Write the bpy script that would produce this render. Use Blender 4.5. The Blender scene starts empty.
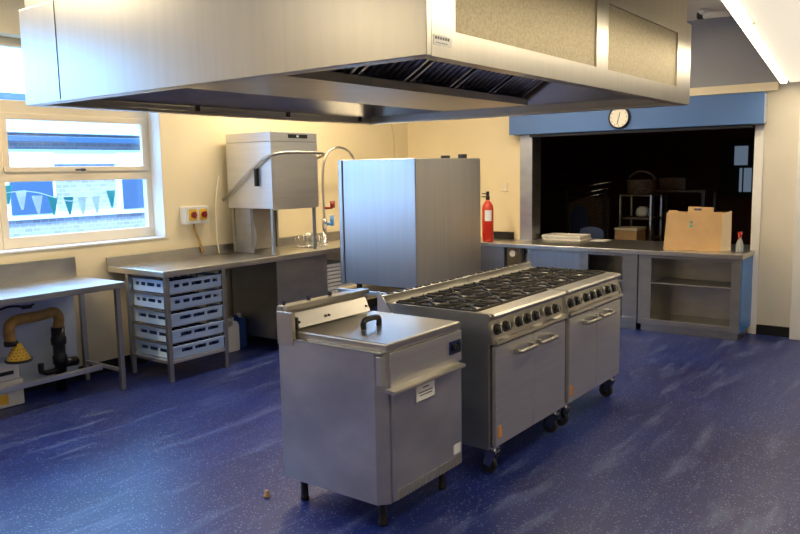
import bpy, bmesh, math, random
from mathutils import Matrix, Vector
random.seed(7)
S = bpy.context.scene
COL = S.collection
R_ = math.radians
# ------------------------------------------------------------------ camera
CAMH = 1.6262
def setup_camera():
    p, r, y = 0.1269, -0.0181, 0.6428
    fw = Vector((math.cos(y)*math.cos(p), math.sin(y)*math.cos(p), -math.sin(p)))
    rt = fw.cross(Vector((0, 0, 1))).normalized(); up = rt.cross(fw)
    rr = rt*math.cos(r) + up*math.sin(r); uu = up*math.cos(r) - rt*math.sin(r)
    cd = bpy.data.cameras.new('camera'); co = bpy.data.objects.new('camera', cd); COL.objects.link(co)
    m = Matrix((rr, uu, -fw)).transposed().to_4x4(); m.translation = (0, 0, CAMH)
    co.matrix_world = m
    cd.sensor_width = 36; cd.lens = 36*762.34/800; cd.clip_start = .05
    S.camera = co
setup_camera()
# ------------------------------------------------------------------ exposure, world, sun, window light
S.view_settings.view_transform = 'Standard'; S.view_settings.look = 'None'
S.view_settings.gamma = 1; S.view_settings.exposure = 0.5
S.view_settings.use_curve_mapping = False
W = bpy.data.worlds.new('World'); S.world = W; W.use_nodes = True
nt = W.node_tree; nt.nodes.clear()
wo = nt.nodes.new('ShaderNodeOutputWorld'); bg = nt.nodes.new('ShaderNodeBackground')
bg.inputs[0].default_value = (.25, .55, 1.0, 1); bg.inputs[1].default_value = 7.5
nt.links.new(bg.outputs[0], wo.inputs[0])
sd = bpy.data.lights.new('sun', 'SUN'); sd.energy = 3.0; sd.angle = R_(1); sd.color = (.8, .9, 1.0)
so = bpy.data.objects.new('sun', sd); COL.objects.link(so)
so.rotation_euler = (R_(48), 0, R_(-20))
# light portal in the window opening, guides sky sampling only
pd = bpy.data.lights.new('window_portal', 'AREA'); pd.shape = 'RECTANGLE'; pd.size = 4.14; pd.size_y = 1.6
pd.cycles.is_portal = True
po = bpy.data.objects.new('window_portal', pd); COL.objects.link(po)
po.location = (2.07, 5.95, 1.85); po.rotation_euler = (R_(-90), 0, 0)
LAMP_COL = (1.0, .80, .50)
CEIL_E, SOFF_E = 10.0, 3.6

# ------------------------------------------------------------------ materials
def mat(name, col=(.8, .8, .8), rough=.5, metal=0, emit=None, es=0, spec=.5, coat=0):
    m = bpy.data.materials.new(name); m.use_nodes = True
    b = m.node_tree.nodes['Principled BSDF']
    b.inputs['Base Color'].default_value = (*col, 1)
    b.inputs['Roughness'].default_value = rough; b.inputs['Metallic'].default_value = metal
    b.inputs['Specular IOR Level'].default_value = spec
    b.inputs['Coat Weight'].default_value = coat
    if emit: b.inputs['Emission Color'].default_value = (*emit, 1); b.inputs['Emission Strength'].default_value = es
    return m
def nd(m, t, **k):
    n = m.node_tree.nodes.new(t)
    for a, v in k.items(): setattr(n, a, v)
    return n
def lk(m, a, b): m.node_tree.links.new(a, b)
def noise_mat(name, c1, c2, scale=(3, 3, 3), rough=(.4, .6), metal=0, detail=4, bump=0, ramp=(.35, .65), nscale=1.0, spec=.5):
    m = mat(name, c1, rough[0], metal, spec=spec); b = m.node_tree.nodes['Principled BSDF']
    tc = nd(m, 'ShaderNodeTexCoord'); mp = nd(m, 'ShaderNodeMapping'); mp.inputs['Scale'].default_value = scale
    geo = nd(m, 'ShaderNodeNewGeometry')
    lk(m, geo.outputs['Position'], mp.inputs[0])
    n = nd(m, 'ShaderNodeTexNoise'); n.inputs['Scale'].default_value = nscale; n.inputs['Detail'].default_value = detail
    lk(m, mp.outputs[0], n.inputs['Vector'])
    r = nd(m, 'ShaderNodeValToRGB'); r.color_ramp.elements[0].position = ramp[0]; r.color_ramp.elements[1].position = ramp[1]
    r.color_ramp.elements[0].color = (*c1, 1); r.color_ramp.elements[1].color = (*c2, 1)
    lk(m, n.outputs['Fac'], r.inputs[0]); lk(m, r.outputs[0], b.inputs['Base Color'])
    mr = nd(m, 'ShaderNodeMapRange'); mr.inputs[3].default_value = rough[0]; mr.inputs[4].default_value = rough[1]
    lk(m, n.outputs['Fac'], mr.inputs[0]); lk(m, mr.outputs[0], b.inputs['Roughness'])
    if bump:
        bp = nd(m, 'ShaderNodeBump'); bp.inputs['Strength'].default_value = bump; bp.inputs['Distance'].default_value = .002
        lk(m, n.outputs['Fac'], bp.inputs['Height']); lk(m, bp.outputs[0], b.inputs['Normal'])
    return m
M = {}
M['steel'] = noise_mat('brushed_steel', (.66, .66, .67), (.71, .71, .70), (2, 2, 40), (.29, .34), .8, 3)
M['steel_h'] = noise_mat('hood_steel', (.64, .63, .60), (.67, .66, .63), (30, 30, 1.5), (.29, .33), 1, 3)
M['steel_in'] = noise_mat('hood_inner_steel', (.66, .62, .54), (.74, .69, .60), (5, 5, 5), (.29, .38), 1, 3)
M['steel_v'] = noise_mat('cabinet_steel', (.58, .58, .60), (.62, .62, .63), (30, 30, 1), (.285, .32), 1, 3)
M['steel_w'] = noise_mat('worn_steel', (.54, .55, .57), (.70, .70, .71), (3, 3, 5), (.30, .42), .85, 5)
M['steel_top'] = noise_mat('worktop_steel', (.64, .62, .58), (.70, .68, .64), (5, 5, 5), (.29, .36), 1, 3)
M['steel_d'] = noise_mat('dull_steel', (.42, .41, .39), (.48, .47, .45), (5, 5, 12), (.35, .45), 1, 3)
M['glossy_top'] = noise_mat('polished_table_steel', (.72, .72, .72), (.78, .78, .78), (5, 5, 5), (.30, .42), 1, 3)
M['mesh_metal'] = mat('perforated_metal', (.42, .40, .34), .55, .8)
M['chrome'] = mat('chrome', (.8, .8, .8), .12, 1)
M['iron'] = noise_mat('cast_iron', (.018, .016, .014), (.06, .05, .04), (30, 30, 30), (.4, .6), 0, 4)
M['black'] = mat('black_plastic', (.012, .012, .014), .35)
M['rubber'] = mat('black_rubber', (.015, .015, .015), .7)
M['dkgrey'] = mat('dark_grey_paint', (.05, .05, .055), .5)
M['alu'] = mat('burner_aluminium', (.75, .72, .66), .35, 1)
M['blue_sw'] = mat('dark_blue_plastic', (.01, .02, .10), .35)
M['wall'] = noise_mat('cream_wall_paint', (.82, .71, .48), (.85, .74, .51), (3, 3, 3), (.55, .65), 0, 3, .04)
M['wall_shaded'] = noise_mat('shaded_wall_paint', (.29, .30, .35), (.31, .32, .37), (3, 3, 3), (.6, .7), 0, 3)  # shade and bluish daylight on the upper wall are put into this grey
M['wall_white'] = noise_mat('white_wall_paint', (.66, .62, .54), (.70, .66, .58), (3, 3, 3), (.5, .6), 0, 3)
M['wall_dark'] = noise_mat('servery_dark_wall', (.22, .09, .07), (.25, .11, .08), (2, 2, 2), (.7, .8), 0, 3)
M['ceil'] = mat('ceiling_paint', (.74, .71, .66), .8)
M['upvc'] = mat('window_frame_paint', (.85, .74, .55), .35)
M['reveal'] = mat('reveal_white', (.80, .80, .80), .5)
M['black_skirt'] = mat('black_skirting', (.01, .01, .01), .4)
M['crate'] = mat('pale_blue_polypropylene', (.50, .67, .95), .4)
M['white_pl'] = mat('white_plastic', (.75, .75, .73), .4)
M['blue_pl'] = mat('blue_plastic', (.02, .06, .22), .35)
M['box_blue'] = mat('shutter_box_blue', (.085, .175, .42), .30)
M['panel_blue'] = mat('bright_blue_panel', (.07, .30, .85), .35)
M['red'] = mat('extinguisher_red', (.62, .03, .01), .25, coat=.5)
M['knob_red'] = mat('knob_red', (.28, .02, .015), .4)
M['yellow'] = mat('yellow_plastic', (.85, .55, .05), .4)
M['orange'] = mat('orange_sticker', (.60, .27, .07), .5)
M['sticker'] = mat('white_sticker', (.80, .84, .88), .4)
M['ink'] = mat('grey_ink', (.10, .10, .14), .6)
M['card'] = noise_mat('cardboard', (.50, .32, .16), (.56, .36, .18), (6, 6, 6), (.7, .8), 0, 3)
M['card_in'] = mat('cardboard_pale', (.78, .66, .48), .7)
M['pipe'] = noise_mat('brown_hose', (.30, .16, .035), (.42, .24, .06), (20, 20, 20), (.35, .5), 0, 3)
M['panelpale'] = mat('pale_blue_board', (.50, .58, .72), .5)
M['paper'] = mat('paper', (.75, .72, .66), .7)
M['chairblue'] = mat('dark_blue_chair', (.03, .045, .11), .5)
M['wicker'] = noise_mat('wicker', (.08, .05, .035), (.20, .14, .10), (40, 40, 40), (.6, .7))
M['crack'] = mat('hairline', (.4, .33, .22), .8)
M['lamp'] = mat('fluorescent_diffuser', (.9, .85, .7), .5, emit=(1.0, .86, .60), es=5.0)
M['lamp_body'] = mat('lamp_housing', (.8, .78, .72), .4)
M['brick'] = noise_mat('outside_brick', (.30, .26, .34), (.42, .36, .42), (5, 5, 12), (.8, .9))
M['clad'] = mat('outside_cladding', (.80, .88, .92), .6)
M['outdark'] = mat('outside_dark_glass', (.05, .10, .18), .15)
M['teal'] = mat('teal_flag', (.04, .38, .42), .7)
M['flagwhite'] = mat('white_flag', (.8, .85, .85), .7)
M['grass'] = noise_mat('playground', (.25, .28, .30), (.35, .38, .40), (3, 3, 3), (.8, .9))
M['farwin'] = mat('far_window_daylight', (.3, .4, .5), .4, emit=(.45, .62, .85), es=.15)

def brick_nodes(m):
    b = m.node_tree.nodes['Principled BSDF']
    geo = nd(m, 'ShaderNodeNewGeometry'); sep = nd(m, 'ShaderNodeSeparateXYZ'); cb = nd(m, 'ShaderNodeCombineXYZ')
    lk(m, geo.outputs['Position'], sep.inputs[0]); lk(m, sep.outputs[0], cb.inputs[0]); lk(m, sep.outputs[2], cb.inputs[1])
    br = nd(m, 'ShaderNodeTexBrick'); br.inputs['Scale'].default_value = 4
    br.inputs['Color1'].default_value = (.30, .26, .33, 1); br.inputs['Color2'].default_value = (.40, .34, .40, 1); br.inputs['Mortar'].default_value = (.55, .55, .58, 1)
    br.inputs['Mortar Size'].default_value = .015
    lk(m, cb.outputs[0], br.inputs['Vector']); lk(m, br.outputs[0], b.inputs['Base Color'])
brick_nodes(M['brick'])

def floor_material():
    m = mat('blue_safety_vinyl', (.03, .04, .2), .3, spec=.6); b = m.node_tree.nodes['Principled BSDF']
    geo = nd(m, 'ShaderNodeNewGeometry')
    def vor(scale, thr):
        v = nd(m, 'ShaderNodeTexVoronoi'); v.inputs['Scale'].default_value = scale
        lk(m, geo.outputs['Position'], v.inputs['Vector'])
        c = nd(m, 'ShaderNodeMath', operation='LESS_THAN'); c.inputs[1].default_value = thr
        lk(m, v.outputs['Distance'], c.inputs[0]); return c.outputs[0]
    f1 = vor(60, .20); f2 = vor(30, .13)
    mx = nd(m, 'ShaderNodeMath', operation='MAXIMUM'); lk(m, f1, mx.inputs[0]); lk(m, f2, mx.inputs[1])
    n0 = nd(m, 'ShaderNodeTexNoise'); n0.inputs['Scale'].default_value = 1.6; n0.inputs['Detail'].default_value = 5
    lk(m, geo.outputs['Position'], n0.inputs['Vector'])
    r0 = nd(m, 'ShaderNodeValToRGB'); r0.color_ramp.elements[0].position = .35; r0.color_ramp.elements[1].position = .7
    r0.color_ramp.elements[0].color = (.005, .013, .125, 1); r0.color_ramp.elements[1].color = (.010, .027, .20, 1)
    lk(m, n0.outputs['Fac'], r0.inputs[0])
    # dusty scuff streaks running along the room
    mp = nd(m, 'ShaderNodeMapping'); mp.inputs['Scale'].default_value = (1.1, 6.5, 1); mp.inputs['Rotation'].default_value = (0, 0, R_(-4))
    lk(m, geo.outputs['Position'], mp.inputs[0])
    n1 = nd(m, 'ShaderNodeTexNoise'); n1.inputs['Scale'].default_value = 1.3; n1.inputs['Detail'].default_value = 6; n1.inputs['Roughness'].default_value = .6
    lk(m, mp.outputs[0], n1.inputs['Vector'])
    r1 = nd(m, 'ShaderNodeValToRGB'); r1.color_ramp.elements[0].position = .54; r1.color_ramp.elements[1].position = .70
    lk(m, n1.outputs['Fac'], r1.inputs[0])
    sc = nd(m, 'ShaderNodeMath', operation='MULTIPLY'); sc.inputs[1].default_value = .75; lk(m, r1.outputs[0], sc.inputs[0])
    a = nd(m, 'ShaderNodeMixRGB'); a.inputs[2].default_value = (.10, .14, .34, 1)
    lk(m, sc.outputs[0], a.inputs[0]); lk(m, r0.outputs[0], a.inputs[1])
    fm = nd(m, 'ShaderNodeMath', operation='MULTIPLY'); fm.inputs[1].default_value = .75; lk(m, mx.outputs[0], fm.inputs[0])
    c = nd(m, 'ShaderNodeMixRGB'); c.inputs[2].default_value = (.26, .32, .58, 1)
    lk(m, fm.outputs[0], c.inputs[0]); lk(m, a.outputs[0], c.inputs[1]); lk(m, c.outputs[0], b.inputs['Base Color'])
    mr = nd(m, 'ShaderNodeMapRange'); mr.inputs[3].default_value = .29; mr.inputs[4].default_value = .48
    lk(m, n1.outputs['Fac'], mr.inputs[0]); lk(m, mr.outputs[0], b.inputs['Roughness'])
    bp = nd(m, 'ShaderNodeBump'); bp.inputs['Strength'].default_value = .12; bp.inputs['Distance'].default_value = .003
    n2 = nd(m, 'ShaderNodeTexNoise'); n2.inputs['Scale'].default_value = 14; lk(m, geo.outputs['Position'], n2.inputs['Vector'])
    lk(m, n2.outputs['Fac'], bp.inputs['Height']); lk(m, bp.outputs[0], b.inputs['Normal'])
    return m
M['floor'] = floor_material()
def perf_material():
    m = M['mesh_metal']; b = m.node_tree.nodes['Principled BSDF']
    geo = nd(m, 'ShaderNodeNewGeometry')
    v = nd(m, 'ShaderNodeTexNoise'); v.inputs['Scale'].default_value = 110; v.inputs['Detail'].default_value = 2
    lk(m, geo.outputs['Position'], v.inputs['Vector'])
    r = nd(m, 'ShaderNodeValToRGB'); r.color_ramp.elements[0].position = .3; r.color_ramp.elements[1].position = .65
    r.color_ramp.elements[0].color = (.33, .30, .23, 1); r.color_ramp.elements[1].color = (.44, .40, .31, 1)
    lk(m, v.outputs['Fac'], r.inputs[0]); lk(m, r.outputs[0], b.inputs['Base Color'])
perf_material()
def glass_material():
    m = bpy.data.materials.new('window_glass'); m.use_nodes = True; t = m.node_tree; t.nodes.clear()
    o = t.nodes.new('ShaderNodeOutputMaterial'); mx = t.nodes.new('ShaderNodeMixShader')
    tr = t.nodes.new('ShaderNodeBsdfTransparent'); gl = t.nodes.new('ShaderNodeBsdfGlossy'); gl.inputs['Roughness'].default_value = .02
    tr.inputs[0].default_value = (.93, .97, 1, 1)
    mx.inputs[0].default_value = .06
    t.links.new(tr.outputs[0], mx.inputs[1]); t.links.new(gl.outputs[0], mx.inputs[2]); t.links.new(mx.outputs[0], o.inputs[0])
    return m
M['glass'] = glass_material()

# ------------------------------------------------------------------ geometry helpers
ORG = {}
def frame_of(d):
    d = d.normalized(); a = Vector((0, 0, 1)) if abs(d.z) < .9 else Vector((1, 0, 0))
    u = d.cross(a).normalized(); return u, d.cross(u)
class MB:
    def __init__(s): s.b = bmesh.new()
    def box(s, x0, x1, y0, y1, z0, z1, bev=0, mtx=None):
        t = bmesh.new()
        bmesh.ops.create_cube(t, size=1)
        c = Vector(((x0+x1)/2, (y0+y1)/2, (z0+z1)/2)); sz = (abs(x1-x0), abs(y1-y0), abs(z1-z0))
        for v in t.verts: v.co = Vector((v.co.x*sz[0], v.co.y*sz[1], v.co.z*sz[2])) + c
        if bev: bmesh.ops.bevel(t, geom=t.edges[:], offset=min(bev, min(sz)*.45), segments=2, affect='EDGES', profile=.5)
        return s.join(t, mtx)
    def join(s, t, mtx=None):
        if mtx is not None: bmesh.ops.transform(t, matrix=mtx, verts=t.verts[:])
        bmesh.ops.recalc_face_normals(t, faces=t.faces[:])
        me = bpy.data.meshes.new('t'); t.to_mesh(me); t.free(); s.b.from_mesh(me); bpy.data.meshes.remove(me); return s
    def tube(s, pts, r, seg=10, closed=False, smooth=0):
        P = [Vector(p) for p in pts]
        for _ in range(smooth):
            Q = [] if closed else [P[0]]
            n = len(P)
            for i in range(n if closed else n-1):
                a, b = P[i], P[(i+1) % n]; Q += [a*.75+b*.25, a*.25+b*.75]
            if not closed: Q.append(P[-1])
            P = Q
        n = len(P); t = bmesh.new(); rings = []; pu = None
        for i, p in enumerate(P):
            if closed: d = P[(i+1) % n]-P[i-1]
            else: d = P[min(i+1, n-1)]-P[max(i-1, 0)]
            d = d.normalized()
            if pu is None: u, w = frame_of(d)
            else:
                u = (pu - d*pu.dot(d))
                u = u.normalized() if u.length > 1e-6 else frame_of(d)[0]
                w = d.cross(u)
            pu = u
            rr = r[i] if isinstance(r, (list, tuple)) else r
            rings.append([t.verts.new(p+u*math.cos(2*math.pi*k/seg)*rr+w*math.sin(2*math.pi*k/seg)*rr) for k in range(seg)])
        m = n if closed else n-1
        for i in range(m):
            A, B = rings[i], rings[(i+1) % n]
            for k in range(seg): t.faces.new((A[k], A[(k+1) % seg], B[(k+1) % seg], B[k]))
        if not closed: t.faces.new(rings[0]); t.faces.new(rings[-1])
        for f in t.faces: f.smooth = True if len(f.verts) == 4 else False
        return s.join(t)
    def cyl(s, p0, p1, r, seg=20, r2=None):
        p0, p1 = Vector(p0), Vector(p1); t = bmesh.new(); u, w = frame_of(p1-p0); r2 = r if r2 is None else r2
        A = [t.verts.new(p0+(u*math.cos(2*math.pi*k/seg)+w*math.sin(2*math.pi*k/seg))*r) for k in range(seg)]
        B = [t.verts.new(p1+(u*math.cos(2*math.pi*k/seg)+w*math.sin(2*math.pi*k/seg))*r2) for k in range(seg)]
        for k in range(seg):
            f = t.faces.new((A[k], A[(k+1) % seg], B[(k+1) % seg], B[k])); f.smooth = True
        t.faces.new(A); t.faces.new(B)
        return s.join(t)
    def lathe(s, prof, c, seg=28, axis='z'):
        t = bmesh.new(); rings = []
        for r, h in prof:
            ring = []
            for k in range(seg):
                a = 2*math.pi*k/seg; x, y = max(r, 1e-4)*math.cos(a), max(r, 1e-4)*math.sin(a)
                q = {'z': (x, y, h), 'x': (h, x, y), 'y': (x, h, y)}[axis]
                ring.append(t.verts.new(Vector(q)+Vector(c)))
            rings.append(ring)
        for A, B in zip(rings, rings[1:]):
            for k in range(seg):
                f = t.faces.new((A[k], A[(k+1) % seg], B[(k+1) % seg], B[k])); f.smooth = True
        t.faces.new(rings[0]); t.faces.new(rings[-1])
        return s.join(t)
    def prism(s, poly, axis, a0, a1, bev=0):
        # poly in the two other axes (x: (y,z); y: (x,z); z: (x,y))
        t = bmesh.new()
        def P(q, a): return {'x': (a, q[0], q[1]), 'y': (q[0], a, q[1]), 'z': (q[0], q[1], a)}[axis]
        A = [t.verts.new(P(q, a0)) for q in poly]; B = [t.verts.new(P(q, a1)) for q in poly]; n = len(poly)
        for k in range(n): t.faces.new((A[k], A[(k+1) % n], B[(k+1) % n], B[k]))
        t.faces.new(A); t.faces.new(B)
        bmesh.ops.recalc_face_normals(t, faces=t.faces[:])
        if bev: bmesh.ops.bevel(t, geom=t.edges[:], offset=bev, segments=2, affect='EDGES')
        return s.join(t)
    def quadplate(s, pts, th):
        # a thin plate from four corner points
        P = [Vector(p) for p in pts]; n = (P[1]-P[0]).cross(P[2]-P[0]).normalized()*th/2
        t = bmesh.new(); A = [t.verts.new(p-n) for p in P]; B = [t.verts.new(p+n) for p in P]; k = len(P)
        for i in range(k): t.faces.new((A[i], A[(i+1) % k], B[(i+1) % k], B[i]))
        t.faces.new(A); t.faces.new(B)
        return s.join(t)
    def build(s, name, m, parent=None, label=None, kind=None):
        me = bpy.data.meshes.new(name)
        o = bpy.data.objects.new(name, me); COL.objects.link(o)
        if parent is not None:
            org = ORG[parent.name]; o.parent = parent
        else: org = Vector((0, 0, 0))
        for v in s.b.verts: v.co -= org
        s.b.to_mesh(me); s.b.free(); me.materials.append(M[m] if isinstance(m, str) else m)
        ORG[o.name] = org
        if label: o['label'] = label
        if kind: o['kind'] = kind
        return o
def centre(o):
    # origin to the base centre of a top-level mesh
    vs = [v.co.copy() for v in o.data.vertices]
    c = Vector(((min(v.x for v in vs)+max(v.x for v in vs))/2, (min(v.y for v in vs)+max(v.y for v in vs))/2, min(v.z for v in vs)))
    for v in o.data.vertices: v.co -= c
    o.location = c; ORG[o.name] = c
    return o
def tag(o, label, cat, group=None):
    o['label'] = label; o['category'] = cat
    if group: o['group'] = group
    return o
def thing(name, label, cat, loc, group=None):
    o = bpy.data.objects.new(name, None); COL.objects.link(o); o.location = loc; o.empty_display_size = .1
    ORG[o.name] = Vector(loc); return tag(o, label, cat, group)
def single(mb, name, m, label, cat, group=None): return tag(centre(mb.build(name, m)), label, cat, group)
def struct(mb, name, m): return mb.build(name, m, kind='structure')
def copy_tree(o, parent=None):
    c = o.copy(); COL.objects.link(c)
    if parent is not None: c.parent = parent
    for ch in list(o.children): copy_tree(ch, c)
    return c
B = lambda *a, **k: MB().box(*a, **k)

# ------------------------------------------------------------------ room
YW, XH = 5.68, 7.797
CZ, SZ = 3.0, 2.36
struct(B(-3.6, 14.2, -2.6, YW+.25, -.1, 0), 'floor', 'floor')
struct(B(-3.6, XH+.2, -2.6, YW+.25, CZ, CZ+.1), 'ceiling', 'ceil')
# lower ceiling over the near side of the room
struct(MB().prism([(-3.55, .05), (XH-.001, 1.463), (XH-.001, -2.55), (-3.55, -2.55)], 'z', SZ, CZ-.001), 'ceiling_lowered', 'ceil')
# window wall
WX0, WX1, WZ0, WZ1 = .0, 4.143, 1.066, 2.66
wl = MB()
wl.box(-3.6, WX0, YW, YW+.25, 0, CZ); wl.box(WX1, XH+.2, YW, YW+.25, 0, CZ)
wl.box(WX0, WX1, YW, YW+.25, 0, WZ0); wl.box(WX0, WX1, YW, YW+.25, WZ1, CZ)
struct(wl, 'wall_left', 'wall')
rv = MB(); rv.box(WX1-.006, WX1-.001, YW+.002, YW+.16, WZ0+.012, WZ1-.012)
rv.box(WX0, WX1, YW-.012, YW+.16, WZ0+.001, WZ0+.011); struct(rv, 'trim_1', 'reveal')
struct(B(-3.7, -3.6, -2.6, YW+.25, 0, CZ), 'wall_back', 'wall')
struct(B(-3.6, XH+.2, -2.7, -2.6, 0, CZ), 'wall_right', 'wall')
# hatch wall with opening
OY0, OY1, OZ0, OZ1 = 1.655, 3.954, .70, 1.99
hw = MB()
hw.box(XH, XH+.2, OY1+.155, YW, 0, SZ); hw.box(XH, XH+.2, 1.27, OY0-.08, 0, SZ); hw.box(XH, XH+.2, -2.6, 1.27, 0, SZ)
hw.box(XH, XH+.2, OY0-.08, OY1+.155, OZ1, SZ); hw.box(XH, XH+.2, OY0-.08, OY1+.155, 0, OZ0-.05)
struct(hw, 'wall_front', 'wall_white')
# cream part of the same wall beside the corner
struct(B(XH-.004, XH, OY1+.157, YW, 0, SZ), 'wall_front_cream', 'wall')
struct(B(XH-.02, XH+.2, -2.6, YW, SZ, CZ), 'wall_front_upper', 'wall_shaded')
struct(B(XH-.05, XH-.001, 1.47, YW-.001, 2.285, SZ), 'trim_2', 'upvc')
jm = MB(); jm.box(XH-.015, XH+.2, OY1, OY1+.155, OZ0, OZ1, .004)
struct(jm, 'trim_3', 'steel_d')
struct(B(XH-.02, XH+.2, OY0-.08, OY0, 0, OZ1, bev=.004), 'trim_4', 'reveal')
struct(B(XH-.10, XH-.001, .75, 1.272, 0, SZ-.001, bev=.006), 'trim_5', 'reveal')
sk = MB().box(XH-.018, XH-.001, 1.275, OY0-.082, 0, .095, .003); struct(sk, 'baseboard_front', 'black_skirt')
sk = MB().box(-3.59, XH-.12, YW-.014, YW-.001, 0, .10, .003); struct(sk, 'baseboard_left', 'black_skirt')
sk = MB().box(XH-.1, XH-.02, 1.3, 1.4, 1, 1)

# dining room seen through the hatch
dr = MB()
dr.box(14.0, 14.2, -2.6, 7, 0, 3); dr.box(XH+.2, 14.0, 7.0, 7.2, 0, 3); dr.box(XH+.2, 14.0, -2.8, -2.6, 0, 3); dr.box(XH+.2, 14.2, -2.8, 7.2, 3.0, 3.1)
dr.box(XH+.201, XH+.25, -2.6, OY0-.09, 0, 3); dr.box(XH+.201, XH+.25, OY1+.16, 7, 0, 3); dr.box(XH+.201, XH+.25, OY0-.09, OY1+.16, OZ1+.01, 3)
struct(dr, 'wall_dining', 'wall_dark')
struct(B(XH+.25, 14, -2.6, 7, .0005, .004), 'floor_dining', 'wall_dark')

# windows: tall frames with transoms
def window(name, xa, xb, handle=False):
    y0, y1 = YW+.15, YW+.215
    fr = MB(); w = .055
    zs = [(WZ0+.012, 1.165), (1.585, 1.69), (2.07, 2.20), (2.595, WZ1-.001)]
    for a, b in zs: fr.box(xa, xb, y0, y1, a, b, .006)
    fr.box(xa, xa+w, y0+.003, y1, WZ0+.013, WZ1-.002, .006); fr.box(xb-w, xb, y0+.003, y1, WZ0+.013, WZ1-.002, .006)
    # opening sash of the middle light
    fr.box(xa+.045, xb-.045, y0-.018, y0+.02, 1.66, 1.70, .005); fr.box(xa+.045, xb-.045, y0-.018, y0+.02, 2.055, 2.105, .005)
    fr.box(xa+.045, xa+.09, y0-.016, y0+.02, 1.66, 2.10, .005); fr.box(xb-.09, xb-.045, y0-.016, y0+.02, 1.66, 2.10, .005)
    f = struct(fr, name, 'upvc')
    gl = MB()
    for a, b in ((1.14, 1.61), (1.68, 2.09), (2.18, 2.62)): gl.box(xa+.03, xb-.03, y0+.035, y0+.041, a, b)
    gl.build('glass_panes', 'glass', f)
    h = MB(); xm = (xa+xb)/2
    h.box(xm-.012, xm+.012, y0-.045, y0-.018, 1.662, 1.684, .003); h.box(xm-.075, xm+.012, y0-.056, y0-.042, 1.666, 1.680, .003)
    h.build('handle', 'dkgrey', f)
window('window_1', 2.80, WX1-.002)
window('window_2', 1.40, 2.798)
window('window_3', WX0, 1.398)

# ------------------------------------------------------------------ outside
struct(B(-30, 40, YW+.26, 60, -.3, -.02), 'ground_outside', 'grass')
t = thing('school_building', 'low brick school block with white cladding bands seen through the window', 'building', (9, 11, -.02))
bb = MB(); bb.box(-8, 22, 11.05, 16, -.02, 2.62); bb.build('wall', 'brick', t)
cl = MB(); cl.box(-8, 22, 10.98, 11.05, 1.80, 2.02, .01); cl.box(-8, 22, 10.9, 11.05, 2.25, 2.62, .01); cl.build('cladding_band', 'clad', t)
cl = MB(); cl.box(-8, 22, 10.96, 11.05, 1.0, 1.09, .01); cl.box(-8, 22, 10.97, 11.05, 1.62, 1.70, .005); cl.build('sill_band', 'clad', t)
gt = MB(); gt.box(-8, 22, 10.8, 10.98, 2.12, 2.20, .01); gt.build('gutter', 'outdark', t)
rf = MB(); rf.box(-8.3, 22.3, 10.75, 16.2, 2.62, 2.78); rf.build('roof', 'outdark', t)
for i, x in enumerate((-5.5, -2.5, .5, 3.5, 5.35, 7.15, 9.5, 12.5)):
    fw_ = B(x, x+.75, 10.95, 11.06, 1.0, 1.98, bev=.01); f = fw_.build('window_frame', 'clad', t)
    p = MB(); p.box(x+.06, x+.69, 10.93, 10.96, 1.08, 1.58); p.build('pane', 'outdark', f)
# bunting strung outside the glass
t = thing('bunting', 'string of teal and white pennants hanging outside the left window', 'bunting', (3.3, 6.1, 1.45))
st = MB(); s_pts = [(2.5+.125*i, 6.1, 1.62-.05*math.sin(i*.9)-.17*(1-((i-7)/7)**2)) for i in range(15)]
st.tube(s_pts, .004, 6); st.build('string', 'flagwhite', t)
for i, (x, z, c) in enumerate([(2.99, 1.56, 'teal'), (3.10, 1.51, 'flagwhite'), (3.23, 1.47, 'flagwhite'), (3.36, 1.455, 'teal'), (3.50, 1.45, 'teal'), (3.62, 1.445, 'flagwhite'), (3.75, 1.45, 'flagwhite'), (3.90, 1.49, 'teal')]):
    q = MB(); q.quadplate([(x-.045, 6.1, z), (x+.045, 6.1, z), (x+.012, 6.1, z-.15), (x-.005, 6.1, z-.15)], .003)
    q.build('pennant', c, t, label='teal pennant' if c == 'teal' else 'white pennant')

# ------------------------------------------------------------------ lamps
def batten(name, x0, y0, x1, y1, z, w, label, group, energy, drop=.06):
    d = Vector((x1-x0, y1-y0, 0)); L = d.length; ang = math.atan2(d.y, d.x)
    c = ((x0+x1)/2, (y0+y1)/2, z)
    t = thing(name, label, 'ceiling light', c, group)
    mt = Matrix.Translation(c) @ Matrix.Rotation(ang, 4, 'Z')
    MB().box(-L/2, L/2, -w/2, w/2, -drop*.45, 0, .004, mt).build('housing', 'lamp_body', t)
    MB().box(-L/2+.01, L/2-.01, -w/2+.008, w/2-.008, -drop, -drop*.45, .012, mt).build('diffuser', 'lamp', t)
    ld = bpy.data.lights.new('lamp_light', 'AREA'); ld.shape = 'RECTANGLE'; ld.size = L*.96; ld.size_y = w*.8
    ld.energy = energy*L; ld.color = LAMP_COL
    lo = bpy.data.objects.new('lamp_light', ld); COL.objects.link(lo); lo.parent = t
    lo.location = (0, 0, -drop-.004); lo.rotation_euler = (0, 0, ang)
    return t
slope = (1.463-.955)/(7.805-3.736)
def sy(x): return 1.463-(XH-x)*slope
batten('fluorescent_batten', 4.4, sy(4.4)-.045, 7.60, sy(7.60)-.045, SZ-.001, .07, 'long fluorescent light along the edge of the lowered ceiling, top right', None, SOFF_E*1.2, .035)
M['panel_lamp'] = mat('luminaire_panel', (.9, .86, .78), .5, emit=(1.0, .88, .68), es=.55)
def edge_pt(x, off): return (x, sy(x)-off)
t = thing('ceiling_luminaire', 'wide cream ceiling light panel with a bright tube along its edge, top right', 'ceiling light', (5.6, .95, SZ-.02))
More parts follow.
